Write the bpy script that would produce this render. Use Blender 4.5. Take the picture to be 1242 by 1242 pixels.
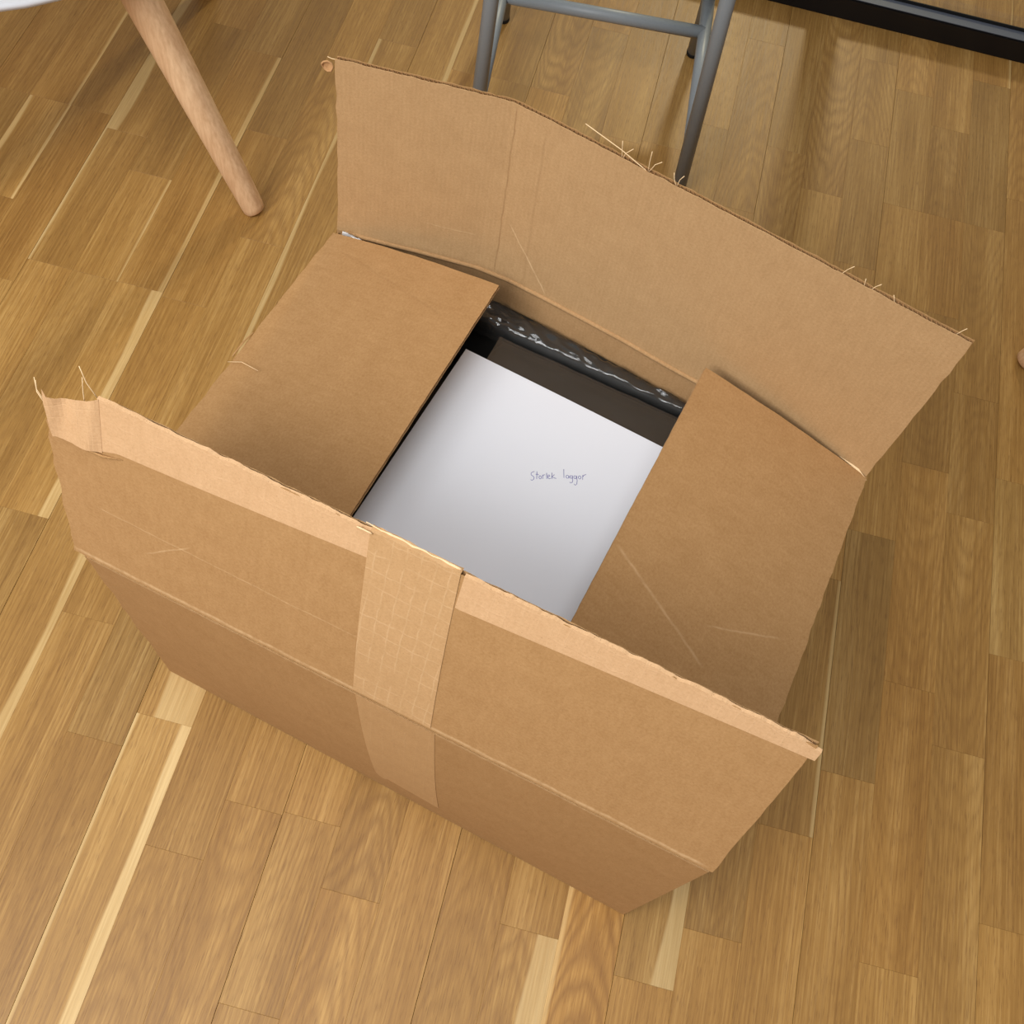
import bpy, bmesh, math, random
from mathutils import Vector, Matrix, noise

for o in list(bpy.data.objects):
    bpy.data.objects.remove(o)
scene = bpy.context.scene
C = scene.collection

# ------------------------------------------------------------------ camera
cd = bpy.data.cameras.new('camera')
cam = bpy.data.objects.new('camera', cd)
C.objects.link(cam)
cd.sensor_width = 36.0
cd.sensor_fit = 'HORIZONTAL'
cd.lens = 36.0 * 1286.62 / 1242.0
cd.clip_start = 0.02
cd.clip_end = 60
R = Matrix(((0.96680328, -0.25402596, 0.02760851),
            (0.23860299, 0.85884058, -0.45327857),
            (0.09143321, 0.44481868, 0.89094125)))
cam.matrix_world = Matrix.Translation((0, 0, 1.243)) @ R.to_4x4()
scene.camera = cam

# ------------------------------------------------------------------ world, lights, exposure
w = bpy.data.worlds.new('room_light')
scene.world = w
w.use_nodes = True
w.node_tree.nodes['Background'].inputs[0].default_value = (1.0, 1.0, 1.0, 1)
w.node_tree.nodes['Background'].inputs[1].default_value = 0.28


def area_light(name, loc, target, sx, sy, power, col):
    ld = bpy.data.lights.new(name, 'AREA')
    ld.shape = 'RECTANGLE'
    ld.size = sx
    ld.size_y = sy
    ld.energy = power
    ld.color = col
    o = bpy.data.objects.new(name, ld)
    C.objects.link(o)
    o.location = loc
    o.rotation_euler = (Vector(target) - Vector(loc)).to_track_quat('-Z', 'Y').to_euler()
    return o


area_light('ceiling_light', (-1.05, -0.92, 1.95), (-0.4, -0.05, 0), 1.6, 1.2, 55, (1.0, 1.0, 1.0))
area_light('ceiling_light', (-0.10, 0.05, 2.7), (-0.10, 0.05, 0), 1.4, 1.0, 21, (1.0, 1.0, 1.0))
area_light('next_room_light', (0.24, 4.6, 2.25), (0.1, 1.4, 0), 0.30, 0.30, 60, (1.0, 0.87, 0.58))

vs = scene.view_settings
vs.view_transform = 'Standard'
vs.look = 'None'
vs.exposure = 0.0
vs.gamma = 1.0
vs.use_curve_mapping = False


# ------------------------------------------------------------------ helpers
def srgb(r, g, b):
    f = lambda c: (c / 255.0) / 12.92 if c / 255.0 <= 0.04045 else ((c / 255.0 + 0.055) / 1.055) ** 2.4
    return (f(r), f(g), f(b), 1.0)


def link(name, me, mats, parent=None):
    o = bpy.data.objects.new(name, me)
    C.objects.link(o)
    for m in (mats if isinstance(mats, (list, tuple)) else [mats]):
        if len(me.materials) < len(mats if isinstance(mats, (list, tuple)) else [mats]):
            me.materials.append(m)
    if parent is not None:
        o.parent = parent
    return o


def tag(o, label=None, cat=None, group=None, kind=None):
    if label: o['label'] = label
    if cat: o['category'] = cat
    if group: o['group'] = group
    if kind: o['kind'] = kind
    return o


def empty(name, loc=(0, 0, 0), rz=0.0):
    o = bpy.data.objects.new(name, None)
    o.empty_display_size = 0.05
    C.objects.link(o)
    o.location = loc
    o.rotation_euler = (0, 0, rz)
    return o


class MB:
    """collects vertices / faces / per-vertex board coordinates"""
    def __init__(self):
        self.v = []; self.f = []; self.uv = []; self.mi = []; self.sm = []

    def add(self, verts, faces, uvs=None, mi=0, smooth=False):
        b = len(self.v)
        self.v += [tuple(p) for p in verts]
        self.uv += [tuple(q) for q in uvs] if uvs else [(p[0], p[1], p[2]) for p in verts]
        for f in faces:
            self.f.append(tuple(b + i for i in f)); self.mi.append(mi); self.sm.append(smooth)

    def sheet(self, P, U, th_dir, t, mi=0, smooth=False):
        """closed thin slab over a grid of points P[i][j]; th_dir[i][j] unit normals; thickness t"""
        nu = len(P); nv = len(P[0])
        V = []; Q = []
        for s in (0, 1):
            for i in range(nu):
                for j in range(nv):
                    V.append(Vector(P[i][j]) + Vector(th_dir[i][j]) * (t * s)); Q.append(U[i][j])
        k = nu * nv
        idx = lambda s, i, j: s * k + i * nv + j
        F = []
        for i in range(nu - 1):
            for j in range(nv - 1):
                F.append((idx(1, i, j), idx(1, i + 1, j), idx(1, i + 1, j + 1), idx(1, i, j + 1)))
                F.append((idx(0, i, j), idx(0, i, j + 1), idx(0, i + 1, j + 1), idx(0, i + 1, j)))
        for i in range(nu - 1):
            F.append((idx(0, i, 0), idx(0, i + 1, 0), idx(1, i + 1, 0), idx(1, i, 0)))
            F.append((idx(0, i, nv - 1), idx(1, i, nv - 1), idx(1, i + 1, nv - 1), idx(0, i + 1, nv - 1)))
        for j in range(nv - 1):
            F.append((idx(0, 0, j), idx(1, 0, j), idx(1, 0, j + 1), idx(0, 0, j + 1)))
            F.append((idx(0, nu - 1, j), idx(0, nu - 1, j + 1), idx(1, nu - 1, j + 1), idx(1, nu - 1, j)))
        self.add(V, F, Q, mi, smooth)

    def tube(self, pts, radii, seg=12, mi=0, cap=True, smooth=True):
        pts = [Vector(p) for p in pts]
        n = len(pts)
        if not isinstance(radii, (list, tuple)): radii = [radii] * n
        V = []; F = []
        ref = None
        for i, p in enumerate(pts):
            d = (pts[min(i + 1, n - 1)] - pts[max(i - 1, 0)]).normalized()
            if ref is None:
                ref = Vector((0, 0, 1)) if abs(d.z) < 0.9 else Vector((1, 0, 0))
            a = (ref - d * ref.dot(d)).normalized()
            b = d.cross(a)
            ref = a
            for k in range(seg):
                t = 2 * math.pi * k / seg
                V.append(p + (a * math.cos(t) + b * math.sin(t)) * radii[i])
        for i in range(n - 1):
            for k in range(seg):
                k2 = (k + 1) % seg
                F.append((i * seg + k, i * seg + k2, (i + 1) * seg + k2, (i + 1) * seg + k))
        self.add(V, F, None, mi, smooth)
        if cap:
            b = len(self.v) - n * seg
            self.f.append(tuple(b + k for k in reversed(range(seg)))); self.mi.append(mi); self.sm.append(False)
            self.f.append(tuple(b + (n - 1) * seg + k for k in range(seg))); self.mi.append(mi); self.sm.append(False)

    def build(self, name, mats, parent=None, attr=True):
        me = bpy.data.meshes.new(name)
        me.from_pydata(self.v, [], self.f)
        if attr:
            a = me.attributes.new('board', 'FLOAT_VECTOR', 'POINT')
            a.data.foreach_set('vector', [c for q in self.uv for c in (q if len(q) == 3 else (*q, 0.0))])
        me.polygons.foreach_set('material_index', self.mi)
        me.polygons.foreach_set('use_smooth', self.sm)
        me.update()
        return link(name, me, mats, parent)


# ------------------------------------------------------------------ materials
class NT:
    def __init__(self, name):
        self.m = bpy.data.materials.new(name)
        self.m.use_nodes = True
        self.t = self.m.node_tree
        self.b = self.t.nodes['Principled BSDF']

    def n(self, typ, **kw):
        nd = self.t.nodes.new(typ)
        for k, v in kw.items():
            if k.startswith('_'):
                nd.inputs[k[1:]].default_value = v
            else:
                setattr(nd, k, v)
        return nd

    def l(self, a, b):
        self.t.links.new(a, b)

    def math(self, op, a, b=None, clamp=False):
        nd = self.n('ShaderNodeMath', operation=op, use_clamp=clamp)
        for i, x in enumerate((a, b)):
            if x is None: continue
            if hasattr(x, 'is_linked'): self.l(x, nd.inputs[i])
            else: nd.inputs[i].default_value = x
        return nd.outputs[0]

    def mix(self, fac, a, b, mode='MIX'):
        nd = self.n('ShaderNodeMix', data_type='RGBA', blend_type=mode)
        for s, x in ((nd.inputs[0], fac), (nd.inputs[6], a), (nd.inputs[7], b)):
            if hasattr(x, 'is_linked'): self.l(x, s)
            else: s.default_value = x
        return nd.outputs[2]

    def maprange(self, x, a, b, c=0.0, d=1.0, smooth=False):
        nd = self.n('ShaderNodeMapRange')
        if smooth: nd.interpolation_type = 'SMOOTHSTEP'
        self.l(x, nd.inputs[0])
        for i, v in enumerate((a, b, c, d)): nd.inputs[i + 1].default_value = v
        return nd.outputs[0]

    def vmul(self, v, s):
        nd = self.n('ShaderNodeVectorMath', operation='MULTIPLY')
        self.l(v, nd.inputs[0]); nd.inputs[1].default_value = s
        return nd.outputs[0]

    def noise(self, vec, scale, detail=3.0, rough=0.55, dist=0.0):
        nd = self.n('ShaderNodeTexNoise')
        nd.inputs['Scale'].default_value = scale
        nd.inputs['Detail'].default_value = detail
        nd.inputs['Roughness'].default_value = rough
        nd.inputs['Distortion'].default_value = dist
        self.l(vec, nd.inputs['Vector'])
        return nd.outputs[0]

    def attr(self, name):
        return self.n('ShaderNodeAttribute', attribute_name=name)

    def bump(self, h, strength, dist=0.001):
        nd = self.n('ShaderNodeBump')
        nd.inputs['Strength'].default_value = strength
        nd.inputs['Distance'].default_value = dist
        self.l(h, nd.inputs['Height'])
        self.l(nd.outputs[0], self.b.inputs['Normal'])


def oak_material():
    k = NT('oiled_oak')
    co = k.attr('grain').outputs['Vector']      # x across, y along, z = seed
    tint = k.attr('tint').outputs['Color']
    sap = k.attr('sap').outputs['Vector']       # x: edge position left, y: edge position right, z: figure amount
    sx = k.n('ShaderNodeSeparateXYZ'); k.l(co, sx.inputs[0])
    ss = k.n('ShaderNodeSeparateXYZ'); k.l(sap, ss.inputs[0])
    # cathedral figure: nested arches with an off-centre apex, wavering with the grain
    warp = k.noise(k.vmul(co, (22, 5.0, 1.0)), 1.0, 2.0, 0.55)
    apex = k.math('MULTIPLY', k.noise(k.vmul(co, (0.0, 0.0, 0.37)), 1.0, 0.0), 0.066)
    dx = k.math('SUBTRACT', sx.outputs[0], apex)
    arch = k.math('ADD', k.math('MULTIPLY', k.math('MULTIPLY', dx, dx), 80.0), sx.outputs[1])
    ring = k.math('ADD', k.math('MULTIPLY', arch, 150.0), k.math('MULTIPLY', warp, 26.0))
    rs = k.maprange(k.math('SINE', ring), -1.0, 1.0)
    rs = k.math('POWER', rs, 0.7)
    # quarter-sawn lines
    ln = k.math('SINE', k.math('ADD', k.math('MULTIPLY', sx.outputs[0], 1150.0), k.math('MULTIPLY', k.noise(k.vmul(co, (14, 2.5, 4.0)), 1.0, 1.0), 38.0)))
    ln = k.maprange(ln, 0.2, 1.0)
    # straight grain streaks
    st1 = k.noise(k.vmul(co, (420, 9.0, 3.0)), 1.0, 2.0, 0.6)
    st2 = k.noise(k.vmul(co, (1000, 60, 5.0)), 1.0, 1.0, 0.6)
    broad = k.noise(k.vmul(co, (30, 2.2, 2.0)), 1.0, 1.0, 0.5)
    g = k.math('ADD', k.math('MULTIPLY', st1, 0.55), k.math('MULTIPLY', broad, 0.45))
    ramp = k.n('ShaderNodeValToRGB')
    ramp.color_ramp.elements[0].position = 0.28; ramp.color_ramp.elements[0].color = srgb(141, 101, 48)
    ramp.color_ramp.elements[1].position = 0.72; ramp.color_ramp.elements[1].color = srgb(194, 153, 90)
    e = ramp.color_ramp.elements.new(0.5); e.color = srgb(167, 125, 65)
    k.l(g, ramp.inputs[0])
    fig = k.math('MULTIPLY', k.math('SUBTRACT', 1.0, rs), ss.outputs[2])
    fig = k.math('MULTIPLY', fig, k.maprange(st1, 0.3, 0.7, 0.5, 1.0))
    col = k.mix(k.math('MULTIPLY', fig, 0.48), ramp.outputs[0], srgb(122, 83, 40))
    lmask = k.maprange(k.noise(k.vmul(co, (25, 3.0, 6.0)), 1.0, 1.0), 0.42, 0.62)
    col = k.mix(k.math('MULTIPLY', k.math('MULTIPLY', ln, lmask), 0.30), col, srgb(128, 88, 44))
    pores = k.maprange(st2, 0.57, 0.72)
    col = k.mix(k.math('MULTIPLY', pores, 0.42), col, srgb(110, 72, 34))
    # sapwood: pale wavy bands along one edge
    wv = k.maprange(k.noise(k.vmul(co, (0.0, 3.0, 1.0)), 1.0, 1.0), 0.30, 0.70, 0.45, 1.45)
    def band(dist, width):
        thr = k.math('MULTIPLY', width, wv)
        return k.maprange(k.math('DIVIDE', k.math('SUBTRACT', dist, thr), 0.0040), -0.5, 0.5, 1, 0, True)
    sm = k.math('MAXIMUM', k.math('MULTIPLY', band(sx.outputs[0], ss.outputs[0]), k.math('GREATER_THAN', ss.outputs[0], 0.0005)),
                k.math('MULTIPLY', band(k.math('SUBTRACT', PW, sx.outputs[0]), ss.outputs[1]), k.math('GREATER_THAN', ss.outputs[1], 0.0005)))
    sapc = k.mix(k.maprange(g, 0.35, 0.65), srgb(204, 168, 108), srgb(226, 196, 140))
    col = k.mix(k.math('MULTIPLY', sm, 0.60), col, sapc)
    col = k.mix(1.0, col, tint, 'MULTIPLY')
    k.l(col, k.b.inputs['Base Color'])
    k.l(k.maprange(st1, 0.3, 0.7, 0.42, 0.5), k.b.inputs['Roughness'])
    k.b.inputs['Specular IOR Level'].default_value = 0.35
    k.bump(k.math('SUBTRACT', 1.0, pores), 0.12, 0.0005)
    return k.m


def kraft_material(name, c0, c1, flute=0.0, scuffs=(), fibre=0.0, rough=0.85):
    """kraft liner; board = (u along hinge, v across, seed) in metres"""
    k = NT(name)
    co = k.attr('board').outputs['Vector']
    n1 = k.noise(k.vmul(co, (420, 420, 7)), 1.0, 2.0, 0.65)
    n2 = k.noise(k.vmul(co, (34, 34, 3)), 1.0, 2.0, 0.6)
    n3 = k.noise(k.vmul(co, (170, 60, 5)), 1.0, 2.0, 0.6)
    g = k.math('ADD', k.math('ADD', k.math('MULTIPLY', n1, 0.5), k.math('MULTIPLY', n2, 0.2)), k.math('MULTIPLY', n3, 0.25))
    col = k.mix(k.maprange(g, 0.30, 0.70), c0, c1)
    sp = k.noise(k.vmul(co, (900, 900, 11)), 1.0, 1.0, 0.5)
    col = k.mix(k.math('MULTIPLY', k.maprange(sp, 0.66, 0.74), 0.4), col, srgb(120, 84, 50))
    sx = k.n('ShaderNodeSeparateXYZ'); k.l(co, sx.inputs[0])
    h = k.math('MULTIPLY', n1, 0.5)
    if flute:
        wv = k.math('SINE', k.math('MULTIPLY', sx.outputs[0], 2 * math.pi / 0.0042))
        h = k.math('ADD', h, k.math('MULTIPLY', wv, flute))
        col = k.mix(k.math('MULTIPLY', k.maprange(wv, -1, 1), 0.06), col, srgb(146, 108, 66))
    if fibre:
        # reinforcing yarns of the paper tape: one lengthwise set, one crosswise set
        a = k.math('ABSOLUTE', k.math('SINE', k.math('ADD', k.math('MULTIPLY', sx.outputs[0], math.pi / 0.0115), k.math('MULTIPLY', n2, 1.5))))
        b = k.math('ABSOLUTE', k.math('SINE', k.math('ADD', k.math('MULTIPLY', sx.outputs[1], math.pi / 0.017), k.math('MULTIPLY', n2, 2.5))))
        m = k.math('MAXIMUM', k.maprange(a, 0.04, 0.24, 1, 0), k.maprange(b, 0.04, 0.17, 1, 0))
        m = k.math('MULTIPLY', m, k.maprange(n2, 0.36, 0.56))
        col = k.mix(k.math('MULTIPLY', m, 0.28 * fibre), col, srgb(222, 188, 146))
        h = k.math('ADD', h, k.math('MULTIPLY', m, 0.6))
    for (u0, v0, u1, v1, wd, amt, dark) in scuffs:
        # crease rubbed into the liner along a straight segment
        L = math.hypot(u1 - u0, v1 - v0); tx, ty = (u1 - u0) / L, (v1 - v0) / L
        du = k.math('SUBTRACT', sx.outputs[0], u0); dv = k.math('SUBTRACT', sx.outputs[1], v0)
        al = k.math('ADD', k.math('MULTIPLY', du, tx), k.math('MULTIPLY', dv, ty))
        ac = k.math('ABSOLUTE', k.math('ADD', k.math('SUBTRACT', k.math('MULTIPLY', dv, tx), k.math('MULTIPLY', du, ty)),
                                       k.math('MULTIPLY', k.math('SUBTRACT', n2, 0.5), 0.004)))
        m = k.math('MULTIPLY', k.maprange(ac, 0.0, wd, 1, 0, True),
                   k.math('MULTIPLY', k.maprange(al, 0.0, 0.01), k.maprange(al, L - 0.01, L, 1, 0)))
        m = k.math('MULTIPLY', m, k.maprange(n3, 0.3, 0.6, 0.4, 1.0))
        col = k.mix(k.math('MULTIPLY', m, amt), col, srgb(128, 92, 56) if dark else srgb(226, 192, 148))
        h = k.math('SUBTRACT', h, k.math('MULTIPLY', m, 1.2 if dark else -0.8))
    k.l(col, k.b.inputs['Base Color'])
    k.b.inputs['Roughness'].default_value = rough
    k.b.inputs['Specular IOR Level'].default_value = 0.15
    k.bump(h, 0.25, 0.0006)
    return k.m


def plain(name, col, rough=0.5, spec=0.5, metallic=0.0, nscale=0, namt=0.0, bump=0.0):
    k = NT(name)
    tc = k.n('ShaderNodeTexCoord').outputs['Object']
    if nscale:
        nz = k.noise(tc, nscale, 4.0, 0.6)
        c2 = tuple(min(1, c * (1 - namt)) for c in col[:3]) + (1,)
        k.l(k.mix(nz, col, c2), k.b.inputs['Base Color'])
        if bump: k.bump(nz, bump, 0.001)
    else:
        k.b.inputs['Base Color'].default_value = col
    k.b.inputs['Roughness'].default_value = rough
    k.b.inputs['Specular IOR Level'].default_value = spec
    k.b.inputs['Metallic'].default_value = metallic
    return k.m


def beech_material():
    k = NT('pale_beech')
    co = k.attr('board').outputs['Vector']
    st = k.noise(k.vmul(co, (220, 220, 9)), 1.0, 3.0, 0.6)
    br = k.noise(k.vmul(co, (30, 30, 4)), 1.0, 2.0, 0.5)
    g = k.math('ADD', k.math('MULTIPLY', st, 0.6), k.math('MULTIPLY', br, 0.4))
    k.l(k.mix(k.maprange(g, 0.35, 0.65), srgb(204, 160, 118), srgb(232, 194, 152)), k.b.inputs['Base Color'])
    k.b.inputs['Roughness'].default_value = 0.5
    k.b.inputs['Specular IOR Level'].default_value = 0.3
    return k.m


def film_material(name, tintc, refl=0.12, rough=0.08, haze=0.12):
    """thin clear plastic: mostly see-through, glossy, a little milky"""
    k = NT(name)
    t = k.t
    t.nodes.remove(k.b)
    out = t.nodes['Material Output']
    tr = k.n('ShaderNodeBsdfTransparent'); tr.inputs[0].default_value = tintc
    gl = k.n('ShaderNodeBsdfGlossy'); gl.inputs['Roughness'].default_value = rough
    df = k.n('ShaderNodeBsdfDiffuse'); df.inputs[0].default_value = (0.75, 0.75, 0.75, 1)
    m0 = k.n('ShaderNodeMixShader'); m0.inputs[0].default_value = haze
    k.l(tr.outputs[0], m0.inputs[1]); k.l(df.outputs[0], m0.inputs[2])
    lw = k.n('ShaderNodeLayerWeight'); lw.inputs[0].default_value = 0.35
    fac = k.maprange(lw.outputs['Fresnel'], 0, 1, refl * 0.5, 0.8)
    m1 = k.n('ShaderNodeMixShader'); k.l(fac, m1.inputs[0])
    k.l(m0.outputs[0], m1.inputs[1]); k.l(gl.outputs[0], m1.inputs[2])
    k.l(m1.outputs[0], out.inputs[0])
    return k.m


PW = 0.066672          # oak strip width
M_OAK = oak_material()
K0, K1 = srgb(159, 119, 75), srgb(182, 142, 96)
M_KRAFT = kraft_material('kraft_outer_liner', K0, K1)
M_FLUTE = plain('kraft_fluting', srgb(176, 134, 90), 0.9, 0.1)
M_TORN = plain('torn_kraft_fibre', srgb(238, 205, 160), 0.95, 0.1)
M_BEECH = beech_material()
M_STEEL = plain('grey_powder_coat', srgb(136, 142, 146), 0.42, 0.45, 0.0, 900, 0.06)
M_RUBBER = plain('black_rubber', srgb(16, 16, 17), 0.6, 0.3)
M_BLACK = plain('black_lacquer', srgb(14, 14, 16), 0.35, 0.35)
M_BLACKTOP = plain('charcoal_profile', srgb(84, 89, 100), 0.5, 0.4)
M_WHITE = plain('white_plastic_shell', srgb(205, 205, 208), 0.45, 0.4, 0, 60, 0.03)
M_PAPER = plain('white_paper', srgb(226, 229, 236), 0.9, 0.1, 0, 14, 0.02)
M_INK = plain('blue_ballpoint_ink', srgb(104, 104, 168), 0.6, 0.2)
M_GREY = plain('dark_grey_foam', srgb(40, 40, 37), 0.6, 0.3, 0, 40, 0.2)
M_DARK = plain('black_casing', srgb(24, 23, 22), 0.5, 0.4, 0, 30, 0.3)
M_FILM = film_material('clear_plastic_film', (0.95, 0.95, 0.95, 1), 0.08, 0.10, 0.02)
M_FILMW = film_material('milky_plastic_film', (0.9, 0.9, 0.9, 1), 0.3, 0.15, 0.55)
M_GLASS = film_material('clear_glass', (0.97, 0.98, 0.97, 1), 0.06, 0.01, 0.0)
M_SUB = plain('dark_subfloor', srgb(92, 64, 34), 0.9, 0.1)

# ------------------------------------------------------------------ floor of oak strips
PX0 = 0.069788         # x of strip border 0
TH = 0.014
joints = {                 # butt joints (metres along the strips) of the strips in view
    -16: [1.121], -15: [0.921, 1.121], -14: [0.784, 1.121], -13: [0.827, 1.095], -12: [0.827, 1.027, 1.367],
    -11: [0.828], -10: [0.822, 1.161], -9: [0.348, 0.957], -8: [0.214, 0.62, 1.425], -7: [0.255, 0.70, 1.12],
    -6: [0.119, 0.58, 1.397], -5: [0.187, 0.75, 1.402], -4: [-0.011, 0.191, 0.66, 1.402], -3: [0.124, 0.6, 1.15],
    -2: [-0.1, 0.4, 0.9, 1.336], -1: [-0.2, 0.3, 0.8, 1.345], 0: [0.137, 0.55, 0.95, 1.416], 1: [-0.15, 0.42, 0.9, 1.25],
    2: [0.117, 0.5, 0.95, 1.403], 3: [0.184, 0.6, 0.95, 1.33], 4: [0.319, 0.657, 1.197, 1.467, 1.669],
    5: [0.4015, 0.737, 1.3425, 1.612], 6: [0.198, 0.536, 0.865, 1.1425, 1.3425, 1.545],
    7: [0.469, 0.802, 1.006, 1.3425, 1.683], 8: [0.274, 0.61, 0.878, 1.42],
}
# (strip, y inside the piece): (tone, warmth, sap_left, sap_right, figure)  sap = metres of pale sapwood at that edge
look = {
    (-15, 1.0): (1.16, 0.0, 0.010, 0.005, 0.1), (-14, 1.0): (0.86, 0.05, 0, 0, 0.2), (-13, 1.0): (0.94, 0, 0.003, 0, 0.2),
    (-15, 0.8): (0.88, 0.05, 0, 0, 0.1), (-14, 0.6): (1.02, 0, 0, 0, 0.1),
    (-13, 1.2): (0.95, 0, 0.014, 0, 0.2), (-12, 1.2): (0.86, 0, 0, 0, 0.3), (-12, 0.9): (1.0, 0, 0, 0.003, 0.1), (-11, 1.0): (0.9, 0.03, 0, 0.006, 0.2),
    (-13, 0.7): (1.06, 0, 0, 0, 0.3), (-12, 0.7): (0.95, 0, 0, 0, 0.4), (-11, 0.7): (1.06, 0, 0, 0.012, 0.2), (-10, 0.7): (1.05, 0, 0, 0, 0.4),
    (-10, 1.0): (0.9, 0.03, 0, 0, 0.2), (-10, 1.3): (0.84, 0, 0, 0, 0.2), (-9, 1.1): (0.98, 0, 0, 0, 0.9), (-9, 0.7): (0.98, 0, 0.0, 0, 0.3),
    (-10, 0.2): (0.98, 0, 0, 0.012, 0.2), (-9, 0.2): (0.98, 0, 0.0, 0.0, 0.3), (-8, 0.1): (0.9, 0.02, 0, 0, 0.4), (-8, 0.35): (0.94, -0.03, 0, 0, 0.2),
    (-7, 0.1): (1.18, -0.03, 0.003, 0.013, 0.1), (-7, 0.35): (1.05, 0, 0, 0.036, 0.1), (-8, 1.1): (0.92, 0, 0.006, 0, 0.3),
    (-6, 0.0): (1.02, 0, 0, 0, 0.7), (-6, 0.3): (0.96, 0, 0, 0, 0.1), (-5, 0.1): (1.05, 0, 0, 0, 0.7), (-5, 0.3): (1.02, 0, 0, 0, 0.2),
    (-4, 0.1): (1.0, 0, 0, 0, 0.4), (-4, 0.3): (1.06, 0, 0, 0, 0.1), (-3, 0.0): (1.12, 0, 0, 0, 0.9), (-3, 0.3): (0.97, 0, 0, 0, 1.0),
    (-2, 0.1): (0.97, 0.02, 0, 0, 0.3), (-1, 0.1): (1.0, 0, 0, 0, 0.6), (0, 0.0): (1.02, 0, 0, 0.024, 0.8), (0, 0.3): (0.98, 0, 0, 0, 0.1),
    (1, 0.1): (1.08, 0.05, 0.006, 0, 1.3), (2, 0.0): (1.06, 0.02, 0, 0, 0.1), (2, 0.3): (1.0, -0.02, 0, 0.022, 0.1),
    (3, 0.1): (0.97, 0.03, 0, 0, 0.2), (3, 0.3): (0.86, 0, 0, 0, 0.6), (4, 0.1): (0.93, 0.03, 0, 0, 0.3), (4, 0.5): (0.82, 0, 0, 0.004, 0.2),
    (5, 0.6): (0.78, -0.02, 0, 0, 0.3), (5, 0.2): (0.92, 0.02, 0, 0, 0.3), (5, 0.9): (0.98, -0.03, 0, 0, 0.1), (6, 0.7): (0.94, 0.03, 0, 0, 0.6), (6, 0.4): (0.93, 0.04, 0, 0, 0.5),
    (7, 0.7): (0.96, 0, 0, 0, 0.7), (7, 0.3): (0.95, 0, 0, 0, 0.5), (7, 0.9): (0.86, 0, 0, 0, 0.5), (8, 0.75): (1.03, -0.06, 0, 0, 0.4), (8, 0.4): (0.88, 0.02, 0, 0, 0.3),
    (6, 1.0): (0.86, 0, 0, 0, 0.5), (7, 1.2): (0.98, -0.02, 0, 0, 0.6), (6, 1.25): (0.9, 0.03, 0, 0, 0.3), (5, 1.2): (0.98, 0, 0, 0, 0.2),
    (4, 1.1): (0.9, 0.02, 0, 0, 0.2), (4, 1.3): (0.84, 0, 0, 0, 0.3), (3, 1.2): (1.08, -0.02, 0, 0, 0.2), (4, 1.55): (1.0, -0.02, 0, 0, 0.9),
    (5, 1.5): (0.92, -0.02, 0, 0, 0.1), (6, 1.45): (0.84, 0, 0, 0, 0.5), (7, 1.5): (0.85, -0.03, 0, 0, 0.1), (3, 1.5): (0.93, 0, 0, 0, 1.0), (6, 1.62): (0.95, 0, 0, 0, 0.3),
    (0, 1.6): (1.06, 0, 0, 0, 0.4), (1, 1.5): (1.0, 0, 0, 0, 0.9), (0, 1.2): (0.9, 0, 0, 0, 0.3), (-1, 1.5): (0.97, 0, 0, 0, 0.3), (-2, 1.5): (0.98, 0, 0, 0, 0.2),
    (-3, 1.4): (0.92, 0, 0, 0, 0.7), (-4, 1.5): (1.0, 0, 0, 0, 1.2), (-5, 1.5): (0.92, 0, 0, 0, 0.3), (-7, 1.3): (0.95, 0, 0, 0.006, 0.3), (-8, 1.5): (0.86, 0, 0, 0, 0.2),
}


def strip_mesh(n, y0, y1, rnd, out=None):
    """one oak strip: box with eased top edges; own grain coordinates"""
    gl = 0.00022 if n % 3 == 2 else 0.00003      # open seam only between three-strip boards
    gr = 0.00022 if n % 3 == 1 else 0.00003
    g = 0.00005
    xa, xb = PX0 + n * PW + gl, PX0 + (n + 1) * PW - gr
    ya, yb = y0 + g, y1 - g
    e = 0.00018
    dz = rnd.uniform(-0.00008, 0.00008)
    zt, zb = dz, -TH
    V = [(xa, ya, zb), (xb, ya, zb), (xb, yb, zb), (xa, yb, zb),
         (xa, ya, zt - e), (xb, ya, zt - e), (xb, yb, zt - e), (xa, yb, zt - e),
         (xa + e, ya + e, zt), (xb - e, ya + e, zt), (xb - e, yb - e, zt), (xa + e, yb - e, zt)]
    F = [(8, 9, 10, 11), (4, 5, 9, 8), (5, 6, 10, 9), (6, 7, 11, 10), (7, 4, 8, 11),
         (0, 1, 5, 4), (1, 2, 6, 5), (2, 3, 7, 6), (3, 0, 4, 7)]
    lk = None
    for (nn, yy), v in look.items():
        if nn == n and y0 < yy < y1: lk = v
    if lk is None:
        lk = (rnd.uniform(0.86, 1.06), rnd.uniform(-0.02, 0.04), 0, 0.004 if rnd.random() < 0.12 else 0, rnd.choice((0.0, 0.05, 0.1, 0.1, 0.3, 0.8)))
    tone, warm, sl, sr, fig = lk
    tone *= 0.95
    tint = (tone * (1 + warm), tone, tone * (1 - 1.6 * warm), 1.0)
    seed = rnd.uniform(0, 500)
    ox = rnd.uniform(0, 50)
    flip = rnd.choice((-1, 1))
    G = [((p[0] - xa) , flip * p[1] + ox, seed) for p in V]
    sap = (sl, sr, fig)
    return V, F, G, tint, sap


def attrs(me, G, T, S):
    a = me.attributes.new('grain', 'FLOAT_VECTOR', 'POINT'); a.data.foreach_set('vector', [c for q in G for c in q])
    a = me.attributes.new('tint', 'FLOAT_COLOR', 'POINT'); a.data.foreach_set('color', [c for q in T for c in q])
    a = me.attributes.new('sap', 'FLOAT_VECTOR', 'POINT'); a.data.foreach_set('vector', [c for q in S for c in q])


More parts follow.
